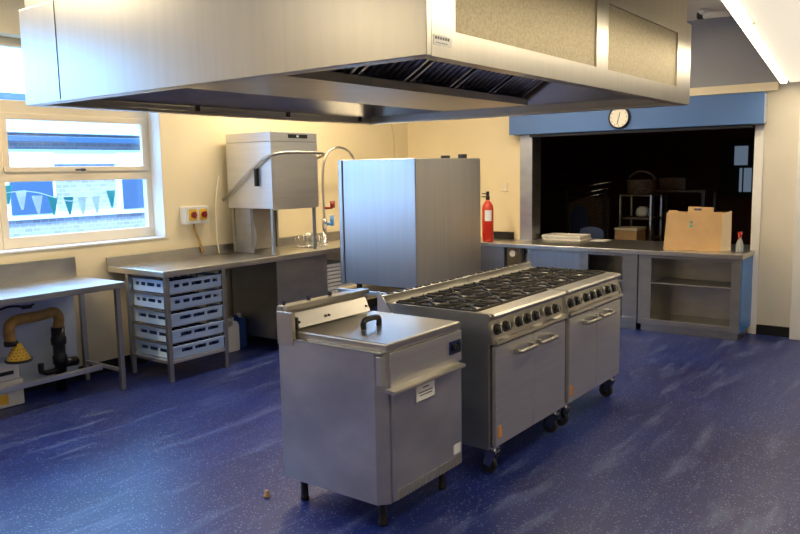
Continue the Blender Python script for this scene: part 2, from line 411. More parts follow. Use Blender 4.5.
MB().prism([edge_pt(3.3, .09), edge_pt(7.69, .09), edge_pt(7.69, .62), edge_pt(3.3, .62)], 'z', SZ-.020, SZ-.002).build('diffuser_panel', 'panel_lamp', t)
MB().prism([edge_pt(3.3, .625), edge_pt(7.69, .625), edge_pt(7.69, .645), edge_pt(3.3, .645)], 'z', SZ-.03, SZ-.002).build('side_rail', 'lamp_body', t)
batten('fluorescent_batten', 1.2, sy(1.2)-.045, 4.35, sy(4.35)-.045, SZ-.001, .07, 'fluorescent light on the lowered ceiling edge, beside the hood', 'battens over the near side', SOFF_E*1.2, .035)
batten('fluorescent_batten', .9, -.9, 3.4, -.6, SZ-.001, .16, 'fluorescent light above the near side of the kitchen', 'battens over the near side', SOFF_E*1.6)
for x in (1.6, 5.4):
    batten('fluorescent_batten', x-.9, 4.72, x+.9, 4.72, CZ, .16, 'fluorescent batten on the high ceiling beyond the hood', 'battens on the high ceiling', CEIL_E*2)
batten('fluorescent_batten', -2.4, 4.2, -.8, 4.2, CZ, .16, 'added fluorescent batten on the high ceiling, out of view left of the hood', None, CEIL_E*1.3)  # unseen lamp, added to warm the wall mirrored in the hood's left face
batten('fluorescent_batten', 6.55, 2.1, 6.55, 3.9, CZ, .16, 'fluorescent batten on the high ceiling in front of the hatch', None, CEIL_E)
# little detector on the upper wall / ceiling
t = thing('heat_detector', 'small white cylindrical detector with dark tip high beside the hood', 'detector', (7.3, 2.0, CZ))
MB().lathe([(.045, 0), (.045, -.03), (.035, -.05)], (7.3, 2.02, CZ-.001), 20).build('base', 'white_pl', t)
MB().tube([(7.3, 2.02, CZ-.05), (7.3, 1.80, CZ-.06)], .03, 14).build('body', 'white_pl', t)
MB().tube([(7.3, 2.02, CZ-.05), (7.3, 2.07, CZ-.05)], .034, 14).build('tip', 'black', t)

# ------------------------------------------------------------------ extractor hood
HX0, HX1, HY0, HY1, HZ, HT = 1.951, 4.6275, 1.3435, 3.7234, 1.969, 2.42
t = thing('extractor_hood', 'large stainless steel extractor canopy hanging over the cooking island', 'extractor hood', ((HX0+HX1)/2, (HY0+HY1)/2, HZ))
sk = MB(); th = .025
sk.box(HX0, HX0+th, HY0, HY1, HZ, HT, .003); sk.box(HX1-th, HX1, HY0, HY1, HZ, HT, .003)
sk.box(HX0+th, HX1-th, HY1-th, HY1, HZ, HT)
# front skirt as a frame round two inset panels
sk.box(HX0+th, HX1-th, HY0, HY0+th, HZ, 2.056); sk.box(HX0+th, HX1-th, HY0, HY0+th, 2.345, HT)
for a, b in ((HX0+th, 2.11), (3.25, 3.38), (4.38, HX1-th)): sk.box(a, b, HY0, HY0+th, 2.056, 2.345)
sk.box(HX0+th, HX1-th, HY0+th, HY1-th, HT-.02, HT)
sh = sk.build('canopy_shell', 'steel_h', t)
lp = MB()
for (a, b, c, d) in ((HX0+th, HX1-th, HY0+th, HY0+th+.035), (HX0+th, HX1-th, HY1-th-.035, HY1-th)): lp.box(a, b, c, d, HZ, HZ+.018, .003)
for (a, b) in ((HX0+th, HX0+th+.035), (HX1-th-.035, HX1-th)): lp.box(a, b, HY0+.06, HY1-.06, HZ, HZ+.018, .003)
lp.build('drip_channel', 'steel_in', t)
for a, b in ((2.11, 3.25), (3.38, 4.38)):
    MB().box(a, b, HY0+.008, HY0+.022, 2.056, 2.345, .002).build('perforated_panel', 'mesh_metal', t, label='dull perforated front panel')
MB().box(HX0+.02, HX1-.02, HY0+.02, HY1-.02, HT+.004, CZ-.002, .004).build('ceiling_infill', 'steel_h', t)
sm = MB(); sm.box(HX0-.002, HX0+.001, 3.405, 3.409, HZ+.01, HT); sm.build('panel_seam', 'dkgrey', t)
# V filter plenum along the centre
PX0, PX1, PZ = 2.05, 4.27, 2.035
yA, yB, yC, yD = 1.72, 2.29, 2.76, 3.34
pl = MB(); pl.prism([(yA, HT-.02), (yB, PZ+.02), (yB-.03, PZ-.005), (yC+.03, PZ-.005), (yC, PZ+.02), (yD, HT-.02)], 'x', PX0+.03, PX1-.0); pl.build('filter_plenum', 'steel_in', t)
for xe in (PX1, PX0):
    pe = MB(); pe.prism([(yA-.06, HT-.02), (yB-.06, PZ-.02), (yC+.06, PZ-.02), (yD+.06, HT-.02)], 'x', xe, xe+.03); pe.build('plenum_end', 'steel_in', t)
gt = MB(); gt.box(PX0, PX1+.03, yB-.075, yB+.0, PZ-.03, PZ-.018, .003); gt.box(PX0, PX1+.03, yC, yC+.075, PZ-.03, PZ-.018, .003)
gt.box(PX0, PX1+.03, yB-.075, yB-.065, PZ-.03, PZ+.01); gt.box(PX0, PX1+.03, yB, yC, PZ-.03, PZ-.02)
gt.build('grease_gutter', 'steel_in', t)
# sloping inner plates between skirt and plenum at the far side and right end
ip = MB(); ip.quadplate([(PX1+.10, HY0+.1, HT-.03), (PX1+.10, HY1-.1, HT-.03), (HX1-.03, HY1-.03, HZ+.06), (HX1-.03, HY0+.03, HZ+.06)], .004)
ip.quadplate([(HX0+.03, yD+.08, HT-.03), (HX1-.03, yD+.08, HT-.03), (HX1-.03, HY1-.03, HZ+.05), (HX0+.03, HY1-.03, HZ+.05)], .004)
ip.build('inner_baffle', 'steel_in', t)
M['filter_blue'] = mat('baffle_filter_metal', (.62, .62, .66), .29, 1)
for side in (0, 1):
    if side == 0: a, b_ = Vector((0, yA, HT-.02)), Vector((0, yB, PZ+.02))
    else: a, b_ = Vector((0, yD, HT-.02)), Vector((0, yC, PZ+.02))
    d = (b_-a); L = d.length; d.normalize(); n = Vector((0, -d.z, d.y)) if side else Vector((0, d.z, -d.y))
    if n.z > 0: n = -n
    for k in range(5):
        x0 = 2.27+.4*k-.0; x1 = x0+.365
        f = MB()
        def bar(xa, xb, s0, s1, h):
            P0 = a+d*s0; P1 = a+d*s1
            pts = [(xa, P0.y, P0.z), (xb, P0.y, P0.z), (xb, P1.y, P1.z), (xa, P1.y, P1.z)]
            pts = [Vector(q)+n*(.012+h) for q in pts]
            f.quadplate(pts, .02)
        bar(x0, x1, .02, .05, 0); bar(x0, x1, L-.05, L-.02, 0); bar(x0, x0+.018, .03, L-.03, .02); bar(x1-.018, x1, .03, L-.03, .02)
        for j in range(7):
            xa = x0+.038+j*.0515
            P0 = Vector((xa, a.y, a.z))+d*.045+n*.012; P1 = Vector((xa, a.y, a.z))+d*(L-.045)+n*.012
            f.tube([P0, P1], .016, 10)
        f.build('baffle_filter', 'filter_blue', t)
# two added lamps, out of view in the far skirt, brightening underside and ranges
for x in (2.95, 4.05):
    MB().box(x-.16, x+.16, HY1-.20, HY1-.10, HT-.155, HT-.125, .006, ).build('lamp_housing', 'lamp_body', t)
    hl = MB().box(x-.15, x+.15, HY1-.195, HY1-.105, HT-.175, HT-.155, .006).build('added_lamp_diffuser', 'lamp', t)
    ld = bpy.data.lights.new('added_hood_light', 'AREA'); ld.shape = 'RECTANGLE'; ld.size = .3; ld.size_y = .08; ld.energy = 7; ld.color = LAMP_COL
    lo = bpy.data.objects.new('added_hood_light', ld); COL.objects.link(lo); lo.location = (x, HY1-.15, HT-.18); lo.rotation_euler = (R_(-25), 0, 0)
# maker's sticker
s_ = MB().box(1.985, 2.085, HY0-.0015, HY0, 2.005, 2.035).build('sticker', 'sticker', t, label='small white sticker near the front corner')
q = MB()
for k in range(6): q.box(1.992+k*.014, 2.001+k*.014, HY0-.0022, HY0-.0014, 2.022, 2.030)
q.box(1.998, 2.06, HY0-.0022, HY0-.0014, 2.011, 2.013); q.build('print', 'ink', s_)
# suspension brackets on the inner skirt, far side
for x in (2.95, 3.70, 4.45):
    MB().box(x, x+.03, HY1-th-.012, HY1-th, HZ+.02, HZ+.11, .002).build('joint_strap', 'dkgrey', t)

# ------------------------------------------------------------------ fryer (lidded unit on the left of the island)
FX0, FX1, FY0, FY1, FZ0, FZ1 = 2.548, 3.180, 2.016, 2.652, .1255, .855
t = thing('floor_fryer', 'stainless steel lidded fryer cabinet standing at the near end of the island', 'fryer', ((FX0+FX1)/2, (FY0+FY1)/2, 0))
b = MB(); c = .045
b.prism([(FX0, FY0+c), (FX0+c, FY0+.004), (FX1, FY0+.004), (FX1, FY1), (FX0, FY1)], 'z', FZ0, .825)
b.build('body', 'steel_w', t)
b = MB(); b.box(FX0+c+.012, FX1-.006, FY0-.014, FY0+.004, FZ0+.01, .655, .004); dr_ = b.build('door', 'steel_w', t)
b = MB(); b.box(FX0+c, FX1, FY0-.012, FY0+.004, .672, .825, .003); b.build('control_panel', 'steel', t)
b = MB(); b.box(FX0+.004, FX0+c, FY0+.012, FY0+.04, .68, .815, .004, ); b.build('corner_panel', 'steel', t)
b = MB(); b.prism([(FY0-.012, .656), (FY0-.062, .652), (FY0-.066, .660), (FY0-.062, .668), (FY0-.012, .672)], 'x', 2.552, 3.135); b.build('handle_rail', 'steel_top', t)
b = MB(); b.box(FX0+.03, FX1+.003, FY0-.008, FY1-.08, .828, .868, .008); ld_ = b.build('lid', 'steel_top', t)
b = MB(); b.box(FX0, FX1, FY0+.004, FY1-.05, .822, .832, .002); b.build('rim', 'steel_d', t)
b = MB(); hx, hy = 2.83, 2.30
b.tube([(hx-.058, hy, .862), (hx-.064, hy, .900), (hx-.045, hy, .914), (hx+.045, hy, .914), (hx+.064, hy, .900), (hx+.058, hy, .862)], .014, 12, smooth=2); b.build('lid_handle', 'black', ld_)
# flue riser with its sloping hinge cover
b = MB(); b.prism([(FY1, .82), (FY1, .982), (FY1-.028, .987), (FY1-.04, .86), (FY1-.08, .842), (FY1-.08, .82)], 'x', FX0-.006, FX1-.0); b.box(FX0-.008, FX0+.018, FY1-.10, FY1+.002, .80, .962, .004)
b.box(FX0, FX1, FY1-.06, FY1+.003, .962, .987, .004)
b.build('flue_riser', 'steel_top', t)
b = MB(); b.quadplate([(FX0+.05, FY1-.092, .875), (FX1-.04, FY1-.092, .875), (FX1-.04, FY1-.055, .945), (FX0+.05, FY1-.055, .945)], .008)
hc = b.build('hinge_cover', 'steel_top', t)
b = MB()
for x in (FX0+.06, FX0+.25, FX0+.275, FX1-.06): b.cyl((x, FY1-.078, .905), (x, FY1-.088, .902), .006, 10)
b.box(FX0+.034, FX0+.046, FY1-.094, FY1-.065, .865, .93, .002)
b.build('screws', 'dkgrey', hc)
for x, w_ in ((FX0+.19, .012), (FX0+.35, .012), (FX0+.02, .006)):
    MB().box(x, x+w_, FY1-.03, FY1-.01, .985, 1.007, .002).build('vent_tab', 'dkgrey', t)
b = MB(); b.box(3.065, 3.165, FY0-.018, FY0-.012, .718, .785, .003); sw = b.build('switch_plate', 'blue_sw', t)
b = MB(); b.cyl((3.098, FY0-.018, .752), (3.098, FY0-.036, .752), .019, 16); b.box(3.128, 3.155, FY0-.026, FY0-.018, .73, .775, .003); b.build('knob', 'black', sw)
b = MB(); b.box(2.765, 2.94, FY0-.0165, FY0-.014, .545, .640, .001); lb = b.build('label_plate', 'steel_top', t)
b = MB(); b.box(2.777, 2.928, FY0-.018, FY0-.0165, .556, .632); lc = b.build('paper_label', 'sticker', lb, label='white printed notice')
b = MB(); b.box(2.83, 2.88, FY0-.0188, FY0-.018, .612, .618)
for k, (xa, xb) in enumerate(((2.795, 2.91), (2.805, 2.905))): b.box(xa, xb, FY0-.0188, FY0-.018, .592-.014*k, .597-.014*k)
b.build('print', 'ink', lc)
b = MB()
for k in range(22):
    x = FX0+c+.03+k*.0245
    b.quadplate([(x, FY0-.0158, .138), (x+.010, FY0-.0158, .138), (x+.024, FY0-.0158, .182), (x+.014, FY0-.0158, .182)], .004)
b.build('vent_slots', 'steel_top', dr_)
b = MB(); b.box(3.095, 3.155, FY0-.0165, FY0-.014, .20, .25); b.build('rating_sticker', 'sticker', dr_)
for (x, y) in ((FX0+.07, FY0+.07), (FX0+.07, FY1-.07), (FX1-.07, FY0+.07), (FX1-.07, FY1-.07)):
    b = MB(); b.lathe([(.024, .13), (.024, .115), (.019, .11), (.019, .018), (.022, .014), (.022, .001)], (x, y, 0), 18); b.build('leg', 'black', t)

# ------------------------------------------------------------------ gas ranges
def make_range(x0):
    W_ = .901; x1 = x0+W_-.004; y0, y1 = 1.9106, 2.64
    t = thing('gas_range', 'six-burner stainless gas range in the middle of the island, next to the fryer', 'gas range', (x0+W_/2, (y0+y1)/2, 0), 'pair of gas ranges on castors')
    MB().box(x0, x1, y0+.034, y1, .165, .845, .003).build('body', 'steel_d', t)
    # side cheeks with profiled front
    for xa, xb in ((x0, x0+.02), (x1-.02, x1)):
        MB().prism([(y0+.028, .165), (y0+.028, .73), (y0+.0, .735), (y0+.03, .84), (y0+.012, .872), (y0+.03, .886), (y1, .886), (y1, .165)], 'x', xa-.001, xb+.001).build('side_panel', 'steel_d', t)
    hb = MB(); hb.prism([(y0+.03, .845), (y0+.004, .862), (y0, .874), (y0+.008, .884), (y0+.10, .888), (y0+.112, .868), (y0+.112, .845)], 'x', x0+.019, x1-.019)
    hb.box(x0+.019, x1-.019, y0+.11, y1-.05, .845, .862); hb.box(x0+.019, x1-.019, y1-.085, y1-.03, .845, .888, .003)
    hob = hb.build('hob_top', 'steel_top', t)
    fl = MB(); fl.box(x0, x1, y1-.03, y1, .86, .925, .004); fl.build('flue_rail', 'steel_top', t)
    for k in range(9):
        xx = x0+.05+k*.093; MB().box(xx, xx+.05, y1-.024, y1-.005, .922, .932, .002).build('flue_slot', 'iron', t)
    cp = MB(); cp.prism([(y0+.06, .845), (y0+.03, .845), (y0+.012, .75), (y0-.012, .745), (y0-.016, .730), (y0-.01, .722), (y0+.06, .722)], 'x', x0+.019, x1-.019)
    pan = cp.build('control_panel', 'steel_top', t)
    n = Vector((0, -.95, .18)).normalized()
    for xx in (3.375, 3.47, 3.61, 3.71, 3.81, 3.965, 4.065):
        xx = xx-3.3317+x0+.02
        c = Vector((xx, y0+.020, .797))
        k = MB(); k.cyl(c, c+n*.012, .031, 20, .029); k.cyl(c+n*.010, c+n*.034, .025, 20, .021)
        kb = k.build('knob', 'black', pan)
        m2 = MB(); m2.box(xx-.0022, xx+.0022, -.001, .001, -.016, .016)
        k2 = MB(); p0 = c+n*.0345; k2.tube([p0+Vector((0, .004, .018)), p0-Vector((0, .004, .018))], .0022, 6); k2.build('pointer', 'sticker', kb)
        m2.b.free()
        pl_ = MB(); c2 = c - n*.001; pl_.cyl(c2, c2+n*.004, .036, 20); pl_.build('bezel', 'alu', pan)
    dw = (x1-x0-.05)/2
    for i in range(2):
        xa = x0+.03+i*(dw+.002); xb = xa+dw-.004
        d = MB(); d.box(xa, xb, y0+.000, y0+.027, .175, .712, .005); door = d.build('oven_door', 'steel', t)
        hxa, hxb = (xb-.22, xb-.035) if i == 0 else (xa+.035, xa+.22)
        h = MB(); h.tube([(hxa, y0+.002, .652), (hxa+.002, y0-.040, .652), (hxa+.03, y0-.048, .655), (hxb-.03, y0-.048, .655), (hxb-.002, y0-.040, .652), (hxb, y0+.002, .652)], .012, 12, smooth=1)
        h.box(hxa-.012, hxa+.02, y0-.030, y0+.001, .636, .668, .005); h.box(hxb-.02, hxb+.012, y0-.030, y0+.001, .636, .668, .005)
        h.build('door_handle', 'steel_d', door)
        if i == 0:
            s = MB(); s.box(xa+.02, xa+.058, y0-.0015, y0+.000, .215, .28); s.build('warning_sticker', 'orange', door)
    MB().box(x0+.02, x1-.02, y0+.0275, y0+.0335, .17, .72).build('door_gap', 'iron', t)
    # burners and pan supports: 3 across, 2 deep
    gx0, gx1, gy0, gy1 = x0+.022, x1-.022, y0+.118, y1-.09
    cw, cd = (gx1-gx0)/3, (gy1-gy0)/2
    for i in range(3):
        for j in range(2):
            a, b_ = gx0+i*cw+.003, gx0+(i+1)*cw-.003; c_, d_ = gy0+j*cd+.003, gy0+(j+1)*cd-.003
            cx, cy = (a+b_)/2, (c_+d_)/2
            g = MB(); z0, z1 = .880, .894; w = .012
            g.box(a, b_, c_, c_+w, z0, z1, .002); g.box(a, b_, d_-w, d_, z0, z1, .002); g.box(a, a+w, c_, d_, z0, z1, .002); g.box(b_-w, b_, c_, d_, z0, z1, .002)
            for px, py in ((a+.006, c_+.006), (b_-.006, c_+.006), (a+.006, d_-.006), (b_-.006, d_-.006)): g.cyl((px, py, .861), (px, py, .89), .007, 8)
            for k in range(8):
                an = k*math.pi/4
                ex, ey = math.cos(an), math.sin(an); m_ = 1/max(abs(ex)/(cw/2-.008), abs(ey)/(cd/2-.008))
                p1 = Vector((cx+ex*m_, cy+ey*m_, 0)); p0 = Vector((cx+ex*.038, cy+ey*.038, 0))
                mm = Matrix.Translation((p0+p1)/2) @ Matrix.Rotation(an, 4, 'Z'); L = (p1-p0).length
                g.box(-L/2, L/2, -.0045, .0045, .884, .900, .002, mm)
            ps = g.build('pan_support', 'iron', hob)
            u = MB(); u.lathe([(.066, .861), (.066, .872), (.052, .880), (.044, .884)], (cx, cy, 0), 24); br = u.build('burner', 'alu', hob)
            u = MB(); u.lathe([(.036, .884), (.037, .891), (.026, .895)], (cx, cy, 0), 24); ub = u.build('burner_cap', 'iron', br)
            u = MB(); u.tube([(cx-.055, cy-.05, .862), (cx-.05, cy-.047, .888)], .006, 8); u.build('igniter', 'alu', hob)
    # castors
    for (x, y, st) in ((x0+.10, y0+.055, 1), (x1-.05, y0+.055, 1), (x0+.09, y1-.09, 0), (x1-.09, y1-.09, 0)):
        cst = MB(); cst.cyl((x, y, .15), (x, y, .168), .035, 18); cst.cyl((x, y, .12), (x, y, .15), .016, 12)
        for s in (-1, 1): cst.prism([(y-.03, .128), (y+.03, .128), (y+.055, .05), (y+.01, .035)], 'x', x+s*.021-.003, x+s*.021+.003)
        cst.box(x-.022, x+.022, y-.024, y+.024, .118, .127, .002)
        cc = cst.build('castor', 'chrome', t)
        wv = MB(); wv.lathe([(.045, -.014), (.0475, -.008), (.0475, .008), (.045, .014)], (x, y+.03, .0485), 24, 'x'); wv.build('wheel', 'rubber', cc)
    return t
r1 = make_range(3.3317)
r2 = copy_tree(r1); r2.location.x += .9016
r2['label'] = 'six-burner stainless gas range at the far right end of the island'
b = MB(); b.prism([(2.548, .832), (2.652, .832), (2.652, .948), (2.640, .948)], 'x', 3.3215, 3.3300)
b.build('flue_end_plate', 'glossy_top', r1, label='pale triangular end plate')

# ------------------------------------------------------------------ tall cabinet behind the range
CX0, CX1, CY0, CY1, CB, CT = 4.535, 5.4574, 3.243, 3.983, .745, 1.708
t = thing('steel_cabinet', 'tall plain stainless steel oven cabinet seen from behind, beyond the ranges', 'cabinet', ((CX0+CX1)/2, (CY0+CY1)/2, CB-.045))
MB().box(CX0, CX1, CY0, CY1-.045, CB, CT, .006).build('body', 'steel_v', t)
MB().box(CX0-.004, CX1+.004, CY1-.038, CY1, CB-.01, CT+.003, .005).build('door', 'steel_v', t)
MB().box(CX0+.003, CX1-.003, CY1-.0449, CY1-.0381, CB+.01, CT-.005).build('door_seal', 'black', t)
for x in (CX0+.08, CX1-.08):
    for y in (CY0+.08, CY1-.12): MB().cyl((x, y, CB-.045), (x, y, CB+.002), .022, 16).build('foot', 'black', t)
for xv, h in ((5.02, .022), (5.27, .034)):
    MB().box(xv, xv+.06, CY0+.05, CY0+.10, CT, CT+h, .004).build('top_vent', 'dkgrey', t)
t = thing('equipment_stand', 'stainless steel stand carrying the tall cabinet, behind the ranges', 'stand', ((CX0+CX1)/2, (CY0+CY1)/2, 0))
MB().box(CX0-.02, CX1+.02, CY0-.02, CY1+.02, .665, .700, .004).build('top', 'steel_top', t)
MB().box(CX0+.02, CX1-.02, CY0+.02, CY1-.02, .22, .24, .004).build('shelf', 'steel_d', t)
for x in (CX0+.02, CX1-.02):
    for y in (CY0+.02, CY1-.02): MB().box(x-.018, x+.018, y-.018, y+.018, .001, .666, .003).build('leg', 'steel_d', t)

# ------------------------------------------------------------------ prep table under the window
t = thing('prep_table', 'stainless steel prep table with upstand below the left window', 'table', (2.2, 5.36, 0))
TX0, TX1, TY0, TY1, TZ = .9, 3.2993, 5.0514, 5.60, .8287
MB().box(TX0, TX1, TY0, YW-.03, TZ-.006, TZ, .002).build('tabletop', 'glossy_top', t)
b = MB(); b.box(TX0, TX1, TY0-.001, TY0+.014, TZ-.045, TZ-.0001, .004); b.box(TX1-.014, TX1+.001, TY0+.014, YW-.03, TZ-.045, TZ-.0001, .004); b.build('edge_band', 'steel_d', t)
MB().box(TX0, 3.262, YW-.030, YW-.014, TZ-.02, .990, .003).build('upstand', 'steel_d', t)
for x in (TX0+.05, TX1-.045):
    for y in (TY0+.045, YW-.09):
        MB().box(x-.018, x+.018, y-.018, y+.018, .001, TZ-.006, .003).build('leg', 'steel_d', t)
for x in (TX0+.05, TX1-.045): MB().box(x-.012, x+.012, TY0+.06, YW-.105, .138, .165, .003).build('cross_rail', 'steel', t)
MB().box(TX0+.06, TX1-.056, 5.335, 5.375, .125, .163, .003).build('stretcher', 'steel', t)
single(B(.5, 3.19, YW-.09, YW-.015, .10, .805, bev=.004), 'boxing_panel', 'panelpale', 'pale blue boxed-in panel on the wall beneath the prep table', 'panel')
# waste pipe, hose and funnel
t = thing('drain_pipe', 'brown drain hose bending down into a thick black waste pipe below the table', 'pipe', (2.965, 5.45, 0))
px, py = 2.965, 5.45
MB().tube([(2.500, 5.22, .50), (2.492, 5.22, .55), (2.495, 5.22, .62), (2.56, 5.24, .645), (2.70, 5.31, .63), (2.84, 5.39, .62), (2.95, 5.44, .625), (2.985, 5.45, .56), (2.965, 5.45, .49)], .038, 16, smooth=2).build('hose', 'pipe', t)
b = MB(); b.lathe([(.042, .02), (.042, .22), (.052, .22), (.052, .28), (.044, .29), (.044, .36), (.055, .37), (.055, .42), (.048, .43), (.048, .50)], (px, py, 0), 24)
b.tube([(px, py, .22), (px+.08, py+.02, .21), (px+.15, py+.04, .20)], .035, 14); b.tube([(px, py, .17), (px-.15, py, .17), (px-.15, py, .25)], .022, 12, smooth=1)
b.build('waste_trap', 'black', t)
b = MB(); b.lathe([(.046, .475), (.046, .505), (.04, .51)], (2.500, 5.22, 0), 20); b.build('collar', 'black', t)
t = thing('yellow_funnel', 'yellow slotted cone hanging from the end of the brown hose', 'funnel', (2.535, 5.20, .36))
cx_, cy_ = 2.535, 5.20
b = MB(); b.lathe([(.078, .378), (.077, .384), (.028, .475), (.026, .49)], (cx_, cy_, 0), 28); cone = b.build('cone', 'yellow', t)
b = MB()
for lv in range(4):
    z = .392+lv*.019; r = .077-(z-.384)*(.049/.091)
    for k in range(14):
        a = k*2*math.pi/14+lv*.2; b.cyl((cx_+math.cos(a)*(r-.003), cy_+math.sin(a)*(r-.003), z), (cx_+math.cos(a)*(r+.0015), cy_+math.sin(a)*(r+.0015), z), .004, 6)
b.build('holes', 'knob_red', cone)
MB().lathe([(.088, .362), (.09, .368), (.088, .377), (.07, .377)], (cx_, cy_, 0), 28).build('base_ring', 'black', t)
b = MB(); b.tube([(2.2, 5.35, .70), (2.48, 5.35, .705), (2.58, 5.35, .73), (2.70, 5.36, .70), (2.76, 5.38, .71)], .008, 8, smooth=2)
b.box(2.66, 2.73, 5.34, 5.37, .690, .715, .004)
single(b, 'thin_valve_pipe', 'black', 'thin black pipe with a small valve above the brown hose', 'pipe')
t = thing('grease_trap_box', 'white box unit with orange label standing on the floor below the prep table', 'box', (2.3, 5.47, 0))
MB().box(1.95, 2.645, 5.385, 5.57, .002, .19, .008).build('base', 'white_pl', t)
MB().box(1.95, 2.63, 5.395, 5.57, .191, .325, .012).build('lid', 'white_pl', t)
MB().box(2.48, 2.58, 5.378, 5.395, .235, .26, .003).build('latch', 'black', t)
MB().box(2.30, 2.53, 5.3825, 5.385, .03, .10).build('label_patch', 'yellow', t, label='orange label')

# ------------------------------------------------------------------ dishwasher table with rack
T2X0, T2X1, T2Y, T2Z = 3.5327, 7.05, 4.906, .8813
t = thing('dishwash_table', 'long stainless steel dishwashing table along the window wall', 'table', (5.2, 5.29, 0))
b = MB(); b.box(T2X0, T2X1, T2Y+.012, YW-.034, T2Z-.018, T2Z-.012)
b.box(T2X0+.018, T2X1, T2Y, T2Y+.03, T2Z-.045, T2Z+.004, .005); b.box(T2X0, T2X0+.03, T2Y, YW-.034, T2Z-.045, T2Z+.004, .005)
b.build('tabletop', 'steel_top', t)
b = MB(); b.box(T2X0, 7.05, YW-.034, YW-.015, T2Z-.045, T2Z+.075, .004); b.build('upstand', 'steel_d', t)
LX0, LX1, LY0, LY1 = T2X0+.055, 4.14, T2Y+.045, 5.445
for x in (LX0, LX1):
    for y in (LY0, LY1): MB().box(x-.018, x+.018, y-.018, y+.018, .001, T2Z-.018, .003).build('leg', 'steel_d', t)
MB().box(LX0-.017, LX1+.017, LY0-.017, LY1+.017, .145, .172, .003).build('bottom_shelf', 'steel', t)
CRZ = [.178, .308, .440, .570, .698]
for z in CRZ[1:]:
    for y in (LY0+.02, LY1-.02): MB().box(LX0+.018, LX1-.018, y-.012, y+.012, z-.012, z-.003).build('runner', 'steel_d', t)
    MB().box(LX0-.004, LX0+.004, LY0+.018, LY1-.018, z-.016, z-.004).build('side_rail', 'steel_d', t)
for x in (6.0, 6.95): MB().box(x-.018, x+.018, LY0-.018, LY0+.018, .001, T2Z-.018, .003).build('leg', 'steel_d', t)
def crate(z, nx, label, first):
    x0, x1, y0, y1, h = LX0+.010, LX1-.022, LY0-.012, LY1-.03, .100
    x0 = LX0+.022
    t = thing('dish_crate', label, 'crate', ((x0+x1)/2, (y0+y1)/2, z), 'dishwasher crates in the rack')
    b = MB(); w = .007
    b.box(x0, x1, y0, y1, z, z+.006)
    for (a, c, d, e) in ((x0, x1, y0, y0+w), (x0, x1, y1-w, y1)):
        b.box(a, c, d, e, z+.004, z+.045); b.box(a, c, d, e, z+.073, z+h)
    for (d, e) in ((x0, x0+w), (x1-w, x1)):
        b.box(d, e, y0+w, y1-w, z+.004, z+.045); b.box(d, e, y0+w, y1-w, z+.073, z+h)
    # posts leave five or three slots open
    L = x1-x0
    if nx == 5: cuts = [(.08, .18), (.24, .36), (.41, .61), (.66, .78), (.83, .93)]
    else: cuts = [(.16, .37), (.42, .64), (.69, .90)]
    def wall_posts(fixed, lo, hi, axis):
        ed = [0]+[v for c in cuts for v in c]+[1]
        for k in range(0, len(ed), 2):
            a, c = lo+(hi-lo)*ed[k], lo+(hi-lo)*ed[k+1]
            if axis == 'x': b.box(a, c, fixed, fixed+w, z+.044, z+.074)
            else: b.box(fixed, fixed+w, a, c, z+.044, z+.074)
    wall_posts(y0, x0, x1, 'x'); wall_posts(y1-w, x0, x1, 'x'); wall_posts(x0, y0, y1, 'y'); wall_posts(x1-w, y0, y1, 'y')
    b.build('basket', 'crate', t)
    r = MB(); 
    for (a, c, d, e) in ((x0-.006, x1+.006, y0-.006, y0+w), (x0-.006, x1+.006, y1-w, y1+.006), (x0-.006, x0+w, y0, y1), (x1-w, x1+.006, y0, y1)): r.box(a, c, d, e, z+h-.012, z+h, .002)
    r.build('rim', 'crate', t)
    n = MB()
    for k in range(7): xx = x0+.05+k*(L-.1)/6; n.box(xx-.012, xx+.012, y0+.02, y1-.02, z+.006, z+.06)
    n.build('inner_grid', 'blue_pl', t)
for z, nx, l in zip(CRZ, (3, 3, 3, 5, 5), ('pale blue dish crate, bottom one of the rack', 'pale blue dish crate, second from the bottom of the rack', 'pale blue dish crate, middle one of the rack', 'pale blue dish crate, second from the top of the rack', 'pale blue dish crate, topmost just under the table')):
    crate(z, nx, l, False)

# hood type dishwasher
DX0, DX1, DY0, DY1, DZ0, DZ1 = 4.80, 5.405, 5.004, 5.60, 1.297, 1.983
t = thing('hood_dishwasher', 'tall stainless pass-through dishwasher with raised hood and bar handle', 'dishwasher', ((DX0+DX1)/2, (DY0+DY1)/2, 0))
b = MB(); b.box(DX0, DX1, DY0, DY1, DZ1-.085, DZ1, .004); b.build('top_housing', 'steel', t)
b = MB()
b.box(DX0, DX0+.012, DY0, DY1, DZ0, DZ1-.087, .003); b.box(DX1-.012, DX1, DY0, DY1, DZ0, DZ1-.087, .003); b.box(DX0+.012, DX1-.012, DY0, DY0+.012, DZ0-.012, DZ1-.087); b.box(DX0+.012, DX1-.012, DY1-.012, DY1, DZ0, DZ1-.087)
b.box(DX0+.012, DX1-.012, DY0+.012, DY1-.012, DZ1-.11, DZ1-.088)
b.build('hood', 'steel', t)
b = MB(); b.box(5.02, 5.27, DY0-.004, DY0, DZ1-.052, DZ1-.018, .001); dp = b.build('display', 'black', t)
MB().box(5.125, 5.155, DY0-.0055, DY0-.004, DZ1-.044, DZ1-.026).build('display_window', 'sticker', dp)
for (x, y) in ((DX0+.03, DY0+.04), (DX0+.03, DY1-.04), (DX1-.03, DY0+.04), (DX1-.03, DY1-.04), (DX0+.03, (DY0+DY1)/2+.03)):
    MB().box(x-.013, x+.013, y-.013, y+.013, T2Z-.0, DZ0+.03, .002).build('post', 'steel_d', t)
b = MB(); b.box(DX0+.045, DX1-.045, DY1-.035, DY1-.025, T2Z+.0, DZ0+.02); b.build('back_panel', 'steel_d', t)
b = MB(); b.box(DX0+.028, DX0+.034, DY0+.30, DY1-.055, T2Z+.002, DZ0+.02); b.build('side_splash', 'steel_d', t)
b = MB(); yb = DY0-.09
